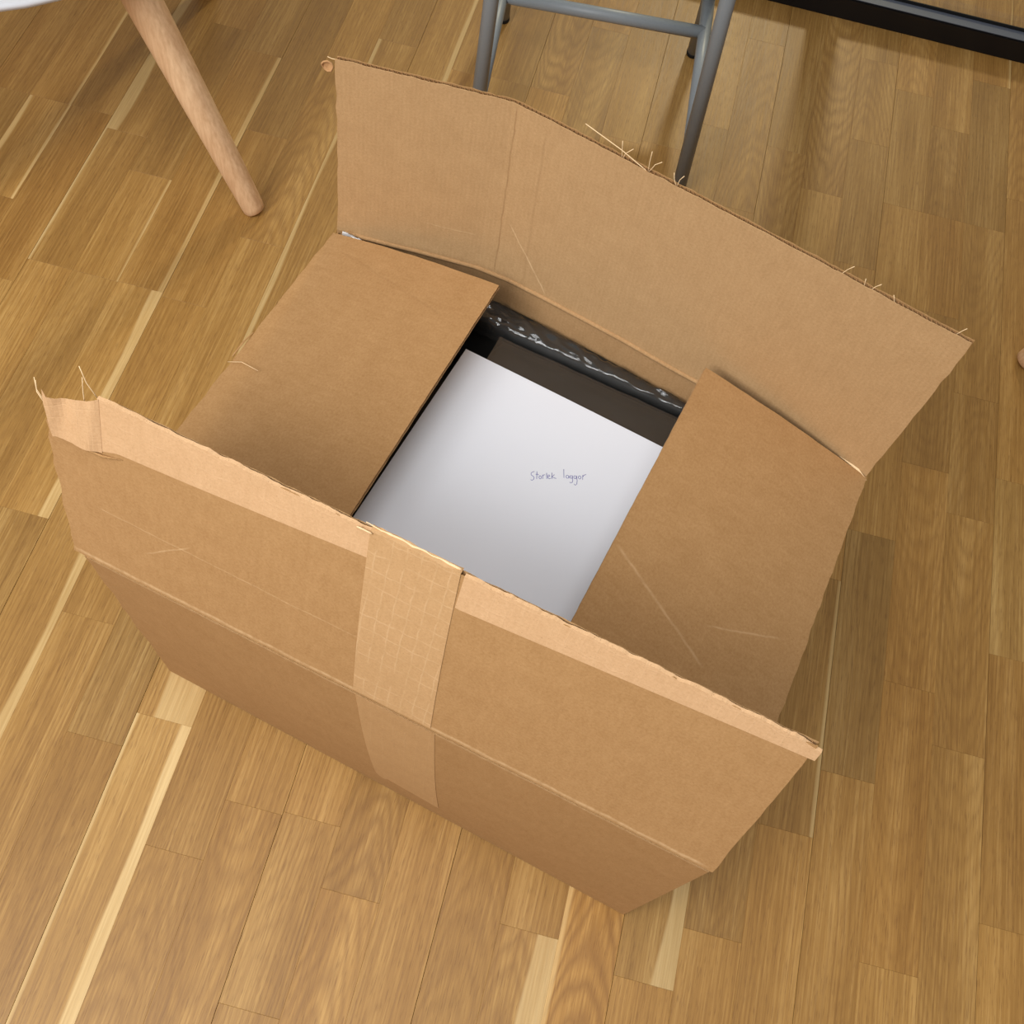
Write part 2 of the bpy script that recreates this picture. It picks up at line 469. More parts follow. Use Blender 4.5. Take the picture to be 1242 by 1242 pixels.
rnd = random.Random(11)
sub = MB()
sub.add([(-3, -1.6, -0.016), (3, -1.6, -0.016), (3, 5.2, -0.016), (-3, 5.2, -0.016),
         (-3, -1.6, -0.05), (3, -1.6, -0.05), (3, 5.2, -0.05), (-3, 5.2, -0.05)],
        [(0, 1, 2, 3), (7, 6, 5, 4), (0, 4, 5, 1), (1, 5, 6, 2), (2, 6, 7, 3), (3, 7, 4, 0)])
floor = sub.build('floor', M_SUB)
tag(floor, 'oak strip parquet floor with pale sapwood streaks', None, None, 'structure')

far = dict(V=[], F=[], G=[], T=[], S=[])
YMIN, YMAX = -1.5, 5.0
for n in range(-44, 43):
    js = sorted(joints.get(n, []))
    if not js:
        js = [rnd.uniform(-0.2, 0.3)]
    while js[0] > YMIN: js.insert(0, js[0] - rnd.uniform(0.28, 0.6))
    while js[-1] < YMAX: js.append(js[-1] + rnd.uniform(0.28, 0.6))
    js = [max(YMIN, min(YMAX, y)) for y in js]
    for y0, y1 in zip(js[:-1], js[1:]):
        if y1 - y0 < 0.02: continue
        V, F, G, tint, sap = strip_mesh(n, y0, y1, rnd)
        xm = PX0 + (n + 0.5) * PW
        near = -18 <= n <= 10 and y1 > -0.3 and y0 < 2.1
        if near:
            me = bpy.data.meshes.new('plank')
            me.from_pydata(V, [], F)
            attrs(me, G, [tint] * 12, [sap] * 12)
            link('plank', me, M_OAK, floor)
        else:
            b = len(far['V'])
            far['V'] += V; far['F'] += [tuple(b + i for i in f) for f in F]
            far['G'] += G; far['T'] += [tint] * 12; far['S'] += [sap] * 12
me = bpy.data.meshes.new('planks_beyond')
me.from_pydata(far['V'], [], far['F'])
attrs(me, far['G'], far['T'], far['S'])
tag(link('planks_beyond', me, M_OAK, floor), None, None, None, 'stuff')

# ------------------------------------------------------------------ black framed glass partition
part = MB()


def box(mb, x0, x1, y0, y1, z0, z1, mi=0, bev=0.0):
    b = bmesh.new()
    bmesh.ops.create_cube(b, size=1)
    for v in b.verts:
        v.co = Vector(((x0 + x1) / 2 + v.co.x * (x1 - x0), (y0 + y1) / 2 + v.co.y * (y1 - y0), (z0 + z1) / 2 + v.co.z * (z1 - z0)))
    if bev:
        bmesh.ops.bevel(b, geom=list(b.edges), offset=bev, segments=2, affect='EDGES')
    b.verts.index_update()
    mb.add([v.co for v in b.verts], [[v.index for v in f.verts] for f in b.faces], None, mi)
    b.free()


pt = empty('window_1', (0.3, 1.77, 0))
tag(pt, 'black framed glass partition standing on the oak floor', None, None, 'structure')


def rel(mb, origin):
    ox, oy, oz = origin
    mb.v = [(x - ox, y - oy, z - oz) for x, y, z in mb.v]
    return mb


PO = (0.3, 1.77, 0)
m = MB(); box(m, -2.2, 2.4, 1.756, 1.792, 0.0, 0.040, 0, 0.0015); rel(m, PO).build('bottom_rail', M_BLACK, pt)
m = MB(); box(m, 0.292, 2.4, 1.7585, 1.781, 0.0402, 0.0412, 0); rel(m, PO).build('rail_cover', M_BLACKTOP, pt)
m = MB(); box(m, -2.2, 0.2335, 1.7585, 1.781, 0.0402, 0.0412, 0); rel(m, PO).build('rail_cover', M_BLACKTOP, pt)
m = MB(); box(m, 0.234, 0.2915, 1.7562, 1.7918, 0.0402, 2.2, 0, 0.002); rel(m, PO).build('post', M_BLACK, pt)
m = MB(); box(m, -2.2, 2.4, 1.756, 1.792, 2.2, 2.26, 0, 0.002); rel(m, PO).build('top_rail', M_BLACK, pt)
for xa, xb in ((-2.2, 0.234), (0.2915, 2.4)):
    m = MB(); box(m, xa, xb, 1.7835, 1.7895, 0.039, 2.2, 0); rel(m, PO).build('pane', M_GLASS, pt)
    m = MB(); box(m, xa, xb, 1.7812, 1.7832, 0.0395, 0.047, 0); rel(m, PO).build('gasket', M_RUBBER, pt)

# ------------------------------------------------------------------ cardboard box
BX = empty('cardboard_box', (-0.04, 0.445, 0))
tag(BX, 'open brown corrugated cardboard box with raised flaps and paper tape', 'box')
BO = Vector((-0.04, 0.445, 0))
TB = 0.0046     # board thickness
FLp = Vector((-0.3852, 0.3014, 0.37)); FRp = Vector((0.2038, 0.1782, 0.37))
fd = (FRp - FLp).normalized()
fup = Vector((0.060, 0.298, 0.953)).normalized()
fn = fd.cross(fup).normalized()              # outward (towards the viewer's side)
if fn.y > 0: fn = -fn


def lerp(a, b, t): return a + (b - a) * t


def fbm(x, s=1.0, seed=0.0):
    return noise.noise(Vector((x * s, seed, 0.3))) + 0.5 * noise.noise(Vector((x * s * 2.7, seed + 9, 0.1)))


def board(name, S, N, Lu, Lv, nu, nv, mats, vmax=None, rag=(0, 0, 0, 0), seed=0.0, flute=True, parent=BX, th=TB, pitch=0.0042):
    """corrugated board. S(u,v) gives the mid surface, N(u,v) its outward normal, u,v in metres.
       rag = raggedness of (v0, v1, u0, u1) edges.  mats: [outer, inner, fluting]"""
    mb = MB()
    lt = 0.0007
    for side, mi in ((1, 0), (-1, 1)):
        P = []; U = []; D = []
        for i in range(nu + 1):
            rowP = []; rowU = []; rowD = []
            for j in range(nv + 1):
                a, b = i / nu, j / nv
                u = a * Lu; vm = vmax(u) if vmax else Lv
                v = b * vm
                eu = (fbm(v, 60, seed + 3 * side) * rag[2] * (1 - a) ** 12 - fbm(v, 130, seed + 5 * side) * rag[3] * a ** 12)
                ev = (fbm(u, 70, seed + 7 * side) * rag[0] * (1 - b) ** 12 + fbm(u, 90, seed + 11 * side) * rag[1] * b ** 12)
                uu, vv = u + eu, v + ev
                nn = N(uu, vv)
                p = S(uu, vv) + nn * (side * (th / 2 - lt) if side > 0 else -th / 2)
                rowP.append(p - BO); rowU.append((uu, vv, seed)); rowD.append(nn)
            P.append(rowP); U.append(rowU); D.append(rowD)
        mb.sheet(P, U, D, lt, mi, False)
    if flute:
        k = max(8, int(Lu / pitch * 6))
        ins = 0.0015
        V = []; F = []; Q = []
        rows = 5
        for i in range(k + 1):
            u = ins + (Lu - 2 * ins) * i / k
            vm = (vmax(u) if vmax else Lv) - 0.0002
            off = math.sin(2 * math.pi * u / pitch) * (th / 2 - lt)
            for j in range(rows + 1):
                v = 0.001 + (vm - 0.001) * j / rows
                V.append(S(u, v) + N(u, v) * off - BO); Q.append((u, v, seed))
        for i in range(k):
            for j in range(rows):
                a = i * (rows + 1) + j
                F.append((a, a + rows + 1, a + rows + 2, a + 1))
        mb.add(V, F, Q, 2, True)
    return mb.build(name, mats, parent)


def planar(o, du, dv):
    o, du, dv = Vector(o), Vector(du).normalized(), Vector(dv).normalized()
    return lambda u, v: o + du * u + dv * v


M_FRONT = kraft_material('kraft_front_flap', K0, K1, 0.0,
                         ((0.03, 0.075, 0.28, 0.078, 0.0012, 0.22, False), (0.12, 0.085, 0.075, 0.045, 0.0012, 0.3, False),
                          (0.0, 0.004, 0.60, 0.004, 0.0032, 0.42, False)))
M_WALL = kraft_material('kraft_front_wall', K0, K1, 0.0,
                        ((0.0, 0.366, 0.6, 0.366, 0.003, 0.3, False),))
M_BACKIN = kraft_material('kraft_back_flap_inside', srgb(176, 139, 96), srgb(198, 160, 115), 0.12,
                          ((0.172, 0.0, 0.172, 0.214, 0.0014, 0.5, True), (0.205, 0.0, 0.203, 0.2, 0.0022, 0.18, True),
                           (0.178, 0.078, 0.232, 0.004, 0.0013, 0.7, False), (0.09, 0.042, 0.15, 0.044, 0.0008, 0.4, False)))
M_LEFT = kraft_material('kraft_left_flap_outside', K0, K1, 0.0, ((0.02, 0.02, 0.06, 0.16, 0.003, 0.12, True),))
M_RIGHT = kraft_material('kraft_right_flap_outside', K0, K1, 0.0,
                         ((0.215, 0.188, 0.27, 0.075, 0.0022, 0.28, False), (0.20, 0.02, 0.235, 0.09, 0.0015, 0.25, False),
                          (0.30, 0.012, 0.325, 0.04, 0.001, 0.4, False)))
M_INNER = kraft_material('kraft_inner_liner', srgb(168, 130, 88), srgb(190, 152, 108), 0.12)

# --- walls
FLb = Vector((-0.3784, 0.3140, 0.0)); FRb = Vector((0.2020, 0.1825, 0.0))
FLt = FLp + fd * 0.010; FRt = FRp.copy()
BLb = Vector((-0.2745, 0.7265, 0.0)); BRb = Vector((0.2945, 0.5840, 0.0))
hp = [(-0.2826, 0.7150), (-0.2539, 0.7135), (-0.2005, 0.7135), (-0.1297, 0.7128), (-0.0927, 0.7066), (-0.0552, 0.6960),
      (0.037, 0.6680), (0.1196, 0.6405), (0.209, 0.6110), (0.2955, 0.5797)]
hp = [Vector((x, y, 0.37)) for x, y in hp]
hl = [0.0]
for a, b in zip(hp[:-1], hp[1:]): hl.append(hl[-1] + (b - a).length)
HL = hl[-1]


def hinge(u):
    u = max(0.0, min(HL, u))
    for i in range(len(hl) - 1):
        if u <= hl[i + 1] + 1e-9:
            t = (u - hl[i]) / (hl[i + 1] - hl[i])
            return hp[i].lerp(hp[i + 1], t)
    return hp[-1].copy()


def hnorm(u, e=0.004):
    d = hinge(u + e) - hinge(u - e)
    n = Vector((d.y, -d.x, 0)).normalized()      # towards the inside of the box (-y)
    return n


ZB = 0.0024
zv = Vector((0, 0, 1))


def ruled(bl, br, tl, tr, Lu, H=0.37, bulge=None):
    def S(u, v):
        a = u / Lu; b = v / H
        p = bl.lerp(br, a).lerp(tl.lerp(tr, a), b)
        if bulge: p = p + bulge(a, b)
        return p
    return S


def num_normal(S, sign_ref):
    def N(u, v):
        e = 0.002
        d = (S(u + e, v) - S(u - e, v)).cross(S(u, v + e) - S(u, v - e)).normalized()
        return d if d.dot(sign_ref) > 0 else -d
    return N


LF = (FRb - FLb).length
out_f = Vector((-0.2, -0.97, 0)).normalized()
Sf = ruled(FLb + zv * 0.001, FRb + zv * 0.001, FLt, FRt, LF, 0.37, lambda a, b: out_f * (0.006 * math.sin(math.pi * a) * math.sin(math.pi * b)))
board('front_wall', Sf, num_normal(Sf, out_f), LF, 0.368, 40, 16, [M_WALL, M_INNER, M_FLUTE], seed=1.0, rag=(0, 0, 0.004, 0.0))
out_l = Vector((-0.97, 0.24, 0)); LL = (BLb - FLb).length
Sl = ruled(FLb + zv * 0.001, BLb + zv * 0.001, FLt, hp[0], LL)
ins_l = -out_l * 0.004
Sl2 = lambda u, v: Sl(u, v) + ins_l
board('left_wall', Sl2, num_normal(Sl2, out_l), LL, 0.366, 16, 10, [M_KRAFT, M_INNER, M_FLUTE], seed=2.0)
LRr = (BRb - FRb).length
Sr0 = ruled(FRb + zv * 0.001, BRb + zv * 0.001, FRt, hp[-1], LRr)
Sr = lambda u, v: Sr0(u, v) + out_l * 0.004
board('right_wall', Sr, num_normal(Sr, -out_l), LRr, 0.366, 16, 10, [M_KRAFT, M_INNER, M_FLUTE], seed=3.0)
bmid = lambda u: (BLb.lerp(BRb, u / HL))


def Sb(u, v):
    b = v / 0.37
    p = bmid(u).lerp(hinge(u), b)
    p.z = 0.001 + v
    return p


board('back_wall', Sb, num_normal(Sb, -out_f), HL, 0.369, 60, 12, [M_KRAFT, M_INNER, M_FLUTE], seed=4.0)
m = MB()
q = [FLb + Vector((0.01, 0.004, 0)), FRb + Vector((-0.004, 0.008, 0)), BRb + Vector((-0.008, -0.006, 0)), BLb + Vector((0.006, -0.01, 0))]
m.add([p - BO + zv * 0.0006 for p in q] + [p - BO + zv * 0.005 for p in q], [(3, 2, 1, 0), (4, 5, 6, 7), (0, 1, 5, 4), (1, 2, 6, 5), (2, 3, 7, 6), (3, 0, 4, 7)])
m.build('bottom_panel', M_INNER, BX)

# --- front flap (standing, leaning inwards)
LFF = 0.604; VFF = 0.199


def front_vmax(u):
    if u < 0.040: return 0.150
    if u < 0.050: return lerp(0.150, VFF, (u - 0.040) / 0.010)
    return VFF


def Sff(u, v):
    # the left edge of the flap flares out a little
    p = FLp + fd * (u - 0.012 * min(1.0, v / 0.14) * max(0.0, 1 - u / 0.12)) + fup * v
    p += fn * (0.0035 * math.sin(math.pi * min(max(u / LFF, 0), 1)) * math.sin(math.pi * min(max(v / VFF, 0), 1)))
    return p


Nff = lambda u, v: fn
board('front_flap', Sff, Nff, LFF, VFF, 150, 16, [M_FRONT, M_INNER, M_FLUTE], vmax=front_vmax, rag=(0, 0.0016, 0.003, 0.0012), seed=5.0)

# --- back flap (standing upright, bent at a crease)
VBF = 0.2125


def back_vmax(u):
    return VBF + 0.003 * math.sin(math.pi * u / HL)


def Sbf(u, v):
    x = hinge(u)
    # straight top edge between the ends and the crease; hinge bulge fades upwards
    uc = 0.1685
    a, c, b = Vector((-0.2785, 0.7140, 0)), Vector((-0.1165, 0.7130, 0)), Vector((0.2945, 0.5800, 0))
    t = a.lerp(c, u / uc) if u < uc else c.lerp(b, (u - uc) / (HL - uc))
    s = min(1.0, max(0.0, v / VBF)) ** 0.7
    p = x.lerp(Vector((t.x, t.y, 0.37)), s)
    p.z = 0.37 + v
    return p + Vector((0.004 * s, 0.008 * s, 0))


bref = out_f
board('back_flap', Sbf, num_normal(Sbf, bref), HL, VBF, 140, 16, [M_BACKIN, M_KRAFT, M_FLUTE], vmax=back_vmax, rag=(0, 0.0012, 0.0014, 0.0012), seed=6.0)

# rounded fold where the back flap bends up from the wall
m = MB()
m.tube([hinge(HL * i / 60) + hnorm(HL * i / 60) * 0.0022 + Vector((0, 0, -0.0006 + 0.0008 * fbm(i / 60, 9, 2.0))) - BO for i in range(1, 60)], 0.0026, 8)
m.build('fold_crease', M_INNER, BX)

# --- left flap (folded inwards, free edge springing up)
la, lb = Vector((-0.2835, 0.7045, 0.371)), Vector((-0.3735, 0.3165, 0.371))
lc, ld_ = Vector((-0.0985, 0.6685, 0.400)), Vector((-0.1835, 0.2860, 0.400))
LLF = (lb - la).length; VLF = 0.19


def Slf(u, v):
    a, b = u / LLF, v / VLF
    p = la.lerp(lb, a).lerp(lc.lerp(ld_, a), b)
    p.z += 0.004 * math.sin(math.pi * min(1, max(0, b)))
    return p


board('left_flap', Slf, num_normal(Slf, zv), LLF, VLF, 60, 16, [M_LEFT, M_INNER, M_FLUTE], rag=(0.0012, 0.0004, 0.0006, 0.0006), seed=7.0)

# --- right flap
ra, rb = Vector((0.2950, 0.5770, 0.371)), Vector((0.2190, 0.2080, 0.371))
rc, rd = Vector((0.1155, 0.6215, 0.417)), Vector((0.0290, 0.2620, 0.417))
LRF = (rb - ra).length; VRF = 0.19


def Srf(u, v):
    a, b = u / LRF, v / VRF
    p = ra.lerp(rb, a).lerp(rc.lerp(rd, a), b)
    p.z += 0.003 * math.sin(math.pi * min(1, max(0, b)))
    return p


board('right_flap', Srf, num_normal(Srf, zv), LRF, VRF, 60, 16, [M_RIGHT, M_INNER, M_FLUTE], rag=(0.0012, 0.0004, 0.0006, 0.0006), seed=8.0)

# --- paper tape
M_TAPE = kraft_material('paper_tape', srgb(180, 141, 97), srgb(200, 160, 115), 0.0, (), 1.0, 0.6)
M_TAPE2 = kraft_material('paper_tape_edge', srgb(194, 154, 112), srgb(214, 174, 132), 0.0, (), 0.25, 0.6)


def tape_patch(name, F, u0, u1, vlo, vhi, nu, nv, mat, seed, off=None, wrap=0.0, rag=0.0):
    """tape stuck on the outer face of a board function F(u,v)->(p,n)"""
    mb = MB(); P = []; U = []; D = []
    for i in range(nu + 1):
        u = lerp(u0, u1, i / nu)
        r = []; ru = []; rdn = []
        lo, hi = vlo(u), vhi(u)
        for j in range(nv + 1):
            v = lerp(lo, hi, j / nv)
            if j == nv: v += rag * fbm(u, 110, seed)
            p, n_ = F(u, v)
            r.append(p + n_ * (TB / 2 + 0.00012) - BO); ru.append((u, v, seed)); rdn.append(n_)
        if wrap:
            p, n_ = F(u, hi + 0.0008 + rag * fbm(u, 110, seed))
            q2 = p - BO + n_ * (TB / 2 - 0.0012 - wrap * (0.6 + 0.4 * fbm(u, 50, seed + 2)))
            r.append(q2); ru.append((u, hi + wrap, seed)); rdn.append((fup + n_ * 0.05).normalized())
        P.append(r); U.append(ru); D.append(rdn)
    mb.sheet(P, U, D, 0.00022, 0, False)
    return mb.build(name, mat, BX)


Fff = lambda u, v: (Sff(u, v), fn)


def edge_lo(u):
    pts = ((0.044, 0.1445), (0.06, 0.1515), (0.2678, 0.1724), (0.343, 0.1650), (0.60, 0.1845), (0.62, 0.186))
    for (a, b), (c, d) in zip(pts[:-1], pts[1:]):
        if u <= c: return lerp(b, d, (u - a) / (c - a))
    return 0.186


tape_patch('edge_tape', Fff, 0.046, 0.2690, edge_lo, lambda u: VFF + 0.0006, 70, 3, M_TAPE2, 21.0, None, 0.0016, 0.0016)
tape_patch('edge_tape', Fff, 0.3400, 0.6085, edge_lo, lambda u: VFF + 0.0006 - 0.004 * max(0, (u - 0.59) / 0.02), 90, 3, M_TAPE2, 22.0, None, 0.0016, 0.0018)

# tape tab at the left end, folded out of the flap plane
m = MB(); P = []; U = []; D = []
c_lo, c_hi = Sff(0.0472, 0.1448) + fn * (TB / 2 + 0.0004), Sff(0.0472, 0.1996) + fn * (TB / 2 + 0.0004)
e_lo, e_hi = Vector((-0.3800, 0.3349, 0.5092)), Vector((-0.3801, 0.3477, 0.5485))
tn = ((e_lo - c_lo).cross(c_hi - c_lo)).normalized()
if tn.y > 0: tn = -tn
for i in range(15):
    a = i / 14
    r = []; ru = []; rd_ = []
    for j in range(7):
        b = j / 6
        p = c_lo.lerp(e_lo, a).lerp(c_hi.lerp(e_hi, a), b)
        p += tn * (min(1, a * 5) * (0.0022 * math.sin(a * 5.5 + b * 1.3) + 0.0012 * math.sin(a * 14 + 2 * b) * b))
        if j == 6: p += fup * (0.0025 * fbm(a, 4, 2.0) * min(1, a * 4) - 0.003 * math.sin(math.pi * a) + (0.007 if i == 14 else 0))
        if j == 0: p += fup * (0.0012 * fbm(a, 6, 4.0))
        if i == 14: p += fd * (0.0015 * fbm(b, 5, 7.0))
        r.append(p - BO); ru.append((a * 0.05, b * 0.055, 31.0)); rd_.append(tn)
    P.append(r); U.append(ru); D.append(rd_)
m.sheet(P, U, D, 0.00022, 0, False)
m.build('tape_tab', M_TAPE2, BX)
# folded lip beneath the tab
m = MB()
m.tube([Sff(0.012, 0.1405) + fn * 0.0030 - BO, Sff(0.030, 0.1405) + fn * 0.0036 - BO, Sff(0.048, 0.1420) + fn * 0.0036 - BO, Sff(0.064, 0.1475) + fn * 0.0026 - BO],
       [0.0003, 0.0011, 0.0012, 0.0003], 6)
m.build('folded_lip', M_KRAFT, BX)

# centre tape: over the flap edge, down the flap
def ctl(v): return lerp(0.2762, 0.2655, v / 0.199)
def ctr(v): return lerp(0.3490, 0.3370, v / 0.199)


m = MB(); P = []; U = []; D = []
for i in range(21):
    a = i / 20
    r = []; ru = []; rd_ = []
    for j in range(19):
        v = lerp(0.0035, VFF + 0.0012, j / 18)
        u = lerp(ctl(v), ctr(v), a)
        vv = v + (0.0022 * fbm(a, 5, 3.3) if j == 18 else 0)
        p = Sff(u, vv) + fn * (TB / 2 + 0.0004)
        r.append(p - BO); ru.append((u, v, 41.0)); rd_.append(fn)
    p = Sff(lerp(ctl(VFF), ctr(VFF), a), VFF + 0.0032 + 0.0015 * fbm(a, 6, 8.1)) - fn * (0.0015 + 0.0012 * fbm(a, 7, 5.5))
    r.append(p - BO); ru.append((a * 0.07, 0.205, 41.0)); rd_.append((fup * 0.9 + fn * 0.3).normalized())
    P.append(r); U.append(ru); D.append(rd_)
m.sheet(P, U, D, 0.00022, 0, False)
m.build('centre_tape', M_TAPE, BX)
# crumpled torn ridge on top of the tape
m = MB()
ridge = [Sff(lerp(0.2600, 0.336, t), VFF + 0.0030 + 0.0014 * fbm(t, 6, 1.2)) + fn * (0.0012 * fbm(t, 8, 4.2)) - BO for t in [i / 24 for i in range(25)]]
m.tube(ridge, [0.0004 + 0.0013 * abs(fbm(i / 24, 5, 2.2)) for i in range(25)], 6)
m.build('torn_edge', M_TORN, BX)
m = MB()
curl = [Sff(0.2615 + 0.006 * math.cos(t), VFF - 0.0005 + 0.0022 * math.sin(t)) + fn * (0.0035 + 0.0016 * math.sin(t * 1.0)) - BO for t in [i * 0.42 for i in range(13)]]
m.tube(curl, [0.0006] * 13, 6)
m.build('torn_edge', M_TORN, BX)

# tape continuing down the front wall
Nw = num_normal(Sf, out_f)
m = MB(); P = []; U = []; D = []
wl = lambda z: lerp(0.2880, 0.2700, min(1, z / 0.365))
wr = lambda z: lerp(0.3640, 0.3455, min(1, z / 0.365))
for i in range(17):
    a = i / 16
    r = []; ru = []; rd_ = []
    for j in range(17):
        z = lerp(0.062 + 0.020 * (1 - a) - (0.012 if 0.0 < a < 0.18 else 0.0), 0.3665, j / 16)
        l_, r_ = wl(z), wr(z)
        u = lerp(l_, r_, a)
        n_ = Nw(u, z)
        r.append(Sf(u, z) + n_ * (TB / 2 + 0.00015) - BO); ru.append((u, z, 43.0)); rd_.append(n_)
    P.append(r); U.append(ru); D.append(rd_)
m.sheet(P, U, D, 0.00022, 0, False)
M_TAPE3 = kraft_material('paper_tape_wall', srgb(178, 138, 94), srgb(196, 156, 110), 0.0, (), 0.2, 0.6)
m.build('centre_tape', M_TAPE3, BX)

# loose reinforcing fibres, one by one
fibres = [
    [(-0.0507, 0.6929, 0.5988), (-0.0157, 0.6814, 0.5915), (0.0105, 0.6729, 0.5831), (0.024, 0.668, 0.579)],
    [(-0.0137, 0.6808, 0.580), (-0.0150, 0.6812, 0.590), (-0.0168, 0.6818, 0.6009)],
    [(-0.0137, 0.6808, 0.580), (-0.0120, 0.680, 0.590), (-0.0065, 0.6784, 0.5983)],
    [(0.0105, 0.6729, 0.582), (0.0095, 0.6731, 0.594), (0.0092, 0.6733, 0.6056)],
    [(0.0105, 0.6729, 0.582), (0.0145, 0.6718, 0.594), (0.0194, 0.67, 0.6002)],
    [(0.0367, 0.6643, 0.583), (0.0330, 0.6655, 0.590), (0.0315, 0.666, 0.596)],
    [(0.0367, 0.6643, 0.583), (0.0375, 0.664, 0.592), (0.0400, 0.6632, 0.5979)],
    [(0.1817, 0.6169, 0.577), (0.186, 0.6155, 0.590), (0.1894, 0.6144, 0.5966)],
    [(0.2043, 0.6095, 0.576), (0.203, 0.610, 0.584), (0.2016, 0.6104, 0.5906)],
    [(0.2081, 0.6083, 0.578), (0.211, 0.6073, 0.588), (0.2139, 0.6064, 0.593)],
    [(0.2322, 0.6004, 0.5768), (0.229, 0.6014, 0.583), (0.226, 0.6024, 0.5889)],
    [(0.2808, 0.5845, 0.582), (0.283, 0.5838, 0.589), (0.2848, 0.5832, 0.5934)],
    [(-0.2846, 0.7138, 0.5819), (-0.281, 0.7135, 0.5812), (-0.272, 0.7130, 0.5818)],
    [(-0.3474, 0.3602, 0.5841), (-0.343, 0.355, 0.572), (-0.3373, 0.3527, 0.5565)],
    [(-0.3469, 0.3576, 0.5735), (-0.3485, 0.354, 0.560), (-0.3490, 0.3500, 0.5470)],
    [(-0.3877, 0.3560, 0.5580), (-0.3850, 0.350, 0.552), (-0.3805, 0.3470, 0.5430)],
    [(-0.3890, 0.3570, 0.5520), (-0.3860, 0.350, 0.548), (-0.3805, 0.3460, 0.5420)],
    [(-0.3284, 0.5203, 0.3750), (-0.3131, 0.5191, 0.3830), (-0.2944, 0.5131, 0.3850)],
]
for k_, pts in enumerate(fibres):
    m = MB()
    pts = [Vector(p) for p in pts]
    sm = []
    for i in range(len(pts) - 1):
        for t in (0.0, 0.5): sm.append(pts[i].lerp(pts[i + 1], t))
    sm.append(pts[-1])
    off = Vector((0.003, 0.007, 0)) if k_ < 13 else Vector((0, 0, 0))
    m.tube([p - BO + off for p in sm], 0.00034 if k_ not in (0,) else 0.00045, 5)
    m.build('loose_fibre', M_TORN, BX)
# small torn scrap behind the upper left corner of the back flap
m = MB()
sc = []
for i in range(9):
    t = 2 * math.pi * i / 9
    sc.append(Vector((-0.2835 + 0.0042 * math.cos(t) * (1.0 if math.cos(t) < 0 else 1.4), 0.7215 + 0.001 * math.sin(2 * t), 0.571 + 0.0052 * math.sin(t))) - BO)
m.tube(sc + [sc[0]], 0.0009, 6, 0, False)
m.add([p for p in sc] + [p + Vector((0, 0.0006, 0)) for p in sc], [tuple(range(9)), tuple(reversed(range(9, 18)))] + [(i, (i + 1) % 9, 9 + (i + 1) % 9, 9 + i) for i in range(9)])
m.build('torn_scrap', plain('torn_kraft_brown', srgb(186, 142, 98), 0.9, 0.1), BX)
# torn, folded-back liner bits at the ends of the flap edges
for nm, pts, wd in (('torn_liner', [(0.2945, 0.5735, 0.372), (0.2800, 0.5830, 0.3775), (0.2600, 0.5920, 0.3800)], 0.0022),
                    ('torn_liner', [(0.2365, 0.292, 0.3735), (0.2345, 0.285, 0.3750), (0.2325, 0.276, 0.3735)], 0.0024),
                    ('torn_liner', [(-0.3180, 0.560, 0.3740), (-0.3225, 0.545, 0.3755), (-0.3270, 0.528, 0.3740)], 0.0012)):
    m = MB()
    pts = [Vector(p) for p in pts]
    V = []
    for i, p in enumerate(pts):
        ww = wd * (0.6 if i in (0, len(pts) - 1) else 1.0)
        V += [p - BO + Vector((-ww, 0, 0)), p - BO + Vector((ww, ww * 0.5, ww * 0.6)), p - BO + Vector((ww, ww * 0.5, ww * 0.6 - 0.0005)), p - BO + Vector((-ww, 0, -0.0005))]
    F = [(0, 1, 2, 3), (11, 10, 9, 8)]
    for i in range(2):
        for s in range(4): F.append((i * 4 + s, i * 4 + (s + 1) % 4, i * 4 + 4 + (s + 1) % 4, i * 4 + 4 + s))
    m.add(V, F)
    m.build(nm, M_TORN if pts[0].x > 0.28 else M_KRAFT, BX)

# ------------------------------------------------------------------ contents
def slab(name, quad, z0, z1, mat, r=0.006, puff=0.0, seed=0.0, parent=None, nu=48, nv=20):
    """block over a quad footprint with rounded top edges and a softly uneven top"""
    A, B, Cq, Dq = [Vector((*p, 0)) for p in quad]       # A->B along u, A->D along v
    mb = MB()
    V = []; F = []
    for i in range(nu + 1):
        for j in range(nv + 1):
            a, b = i / nu, j / nv
            p = A.lerp(B, a).lerp(Dq.lerp(Cq, a), b)
            du = min(a, 1 - a) * (B - A).length; dv = min(b, 1 - b) * (Dq - A).length
            d = min(du, dv)
            z = z1
            if d < r: z -= r - math.sqrt(max(0.0, r * r - (r - d) ** 2))
            z += puff * (noise.noise(Vector((p.x * 22, p.y * 22, seed))) + 0.4 * noise.noise(Vector((p.x * 60, p.y * 60, seed + 4)))) * min(1, d / 0.01)
            V.append((p.x, p.y, z))
    k = nv + 1
    for i in range(nu):
        for j in range(nv):
            F.append((i * k + j, (i + 1) * k + j, (i + 1) * k + j + 1, i * k + j + 1))
    ring = [i * k for i in range(nu + 1)] + [nu * k + j for j in range(1, nv + 1)] + [i * k + nv for i in range(nu - 1, -1, -1)] + [j for j in range(nv - 1, 0, -1)]
    base = len(V)
    for q in ring: V.append((V[q][0], V[q][1], z0))
    L = len(ring)
    for s in range(L):
        F.append((ring[(s + 1) % L], ring[s], base + s, base + (s + 1) % L))
    F.append(tuple(base + s for s in range(L)))
    mb.add(V, F, None, 0, True)
    return mb.build(name, mat, parent)


# lowest layer: black equipment case filling the bottom of the box
o = slab('equipment_case', ((-0.352, 0.322), (0.192, 0.202), (0.272, 0.575), (-0.262, 0.695)), 0.0055, 0.262, M_DARK, 0.006)
tag(o, 'black equipment case at the bottom of the cardboard box, in the dark gap', 'case')
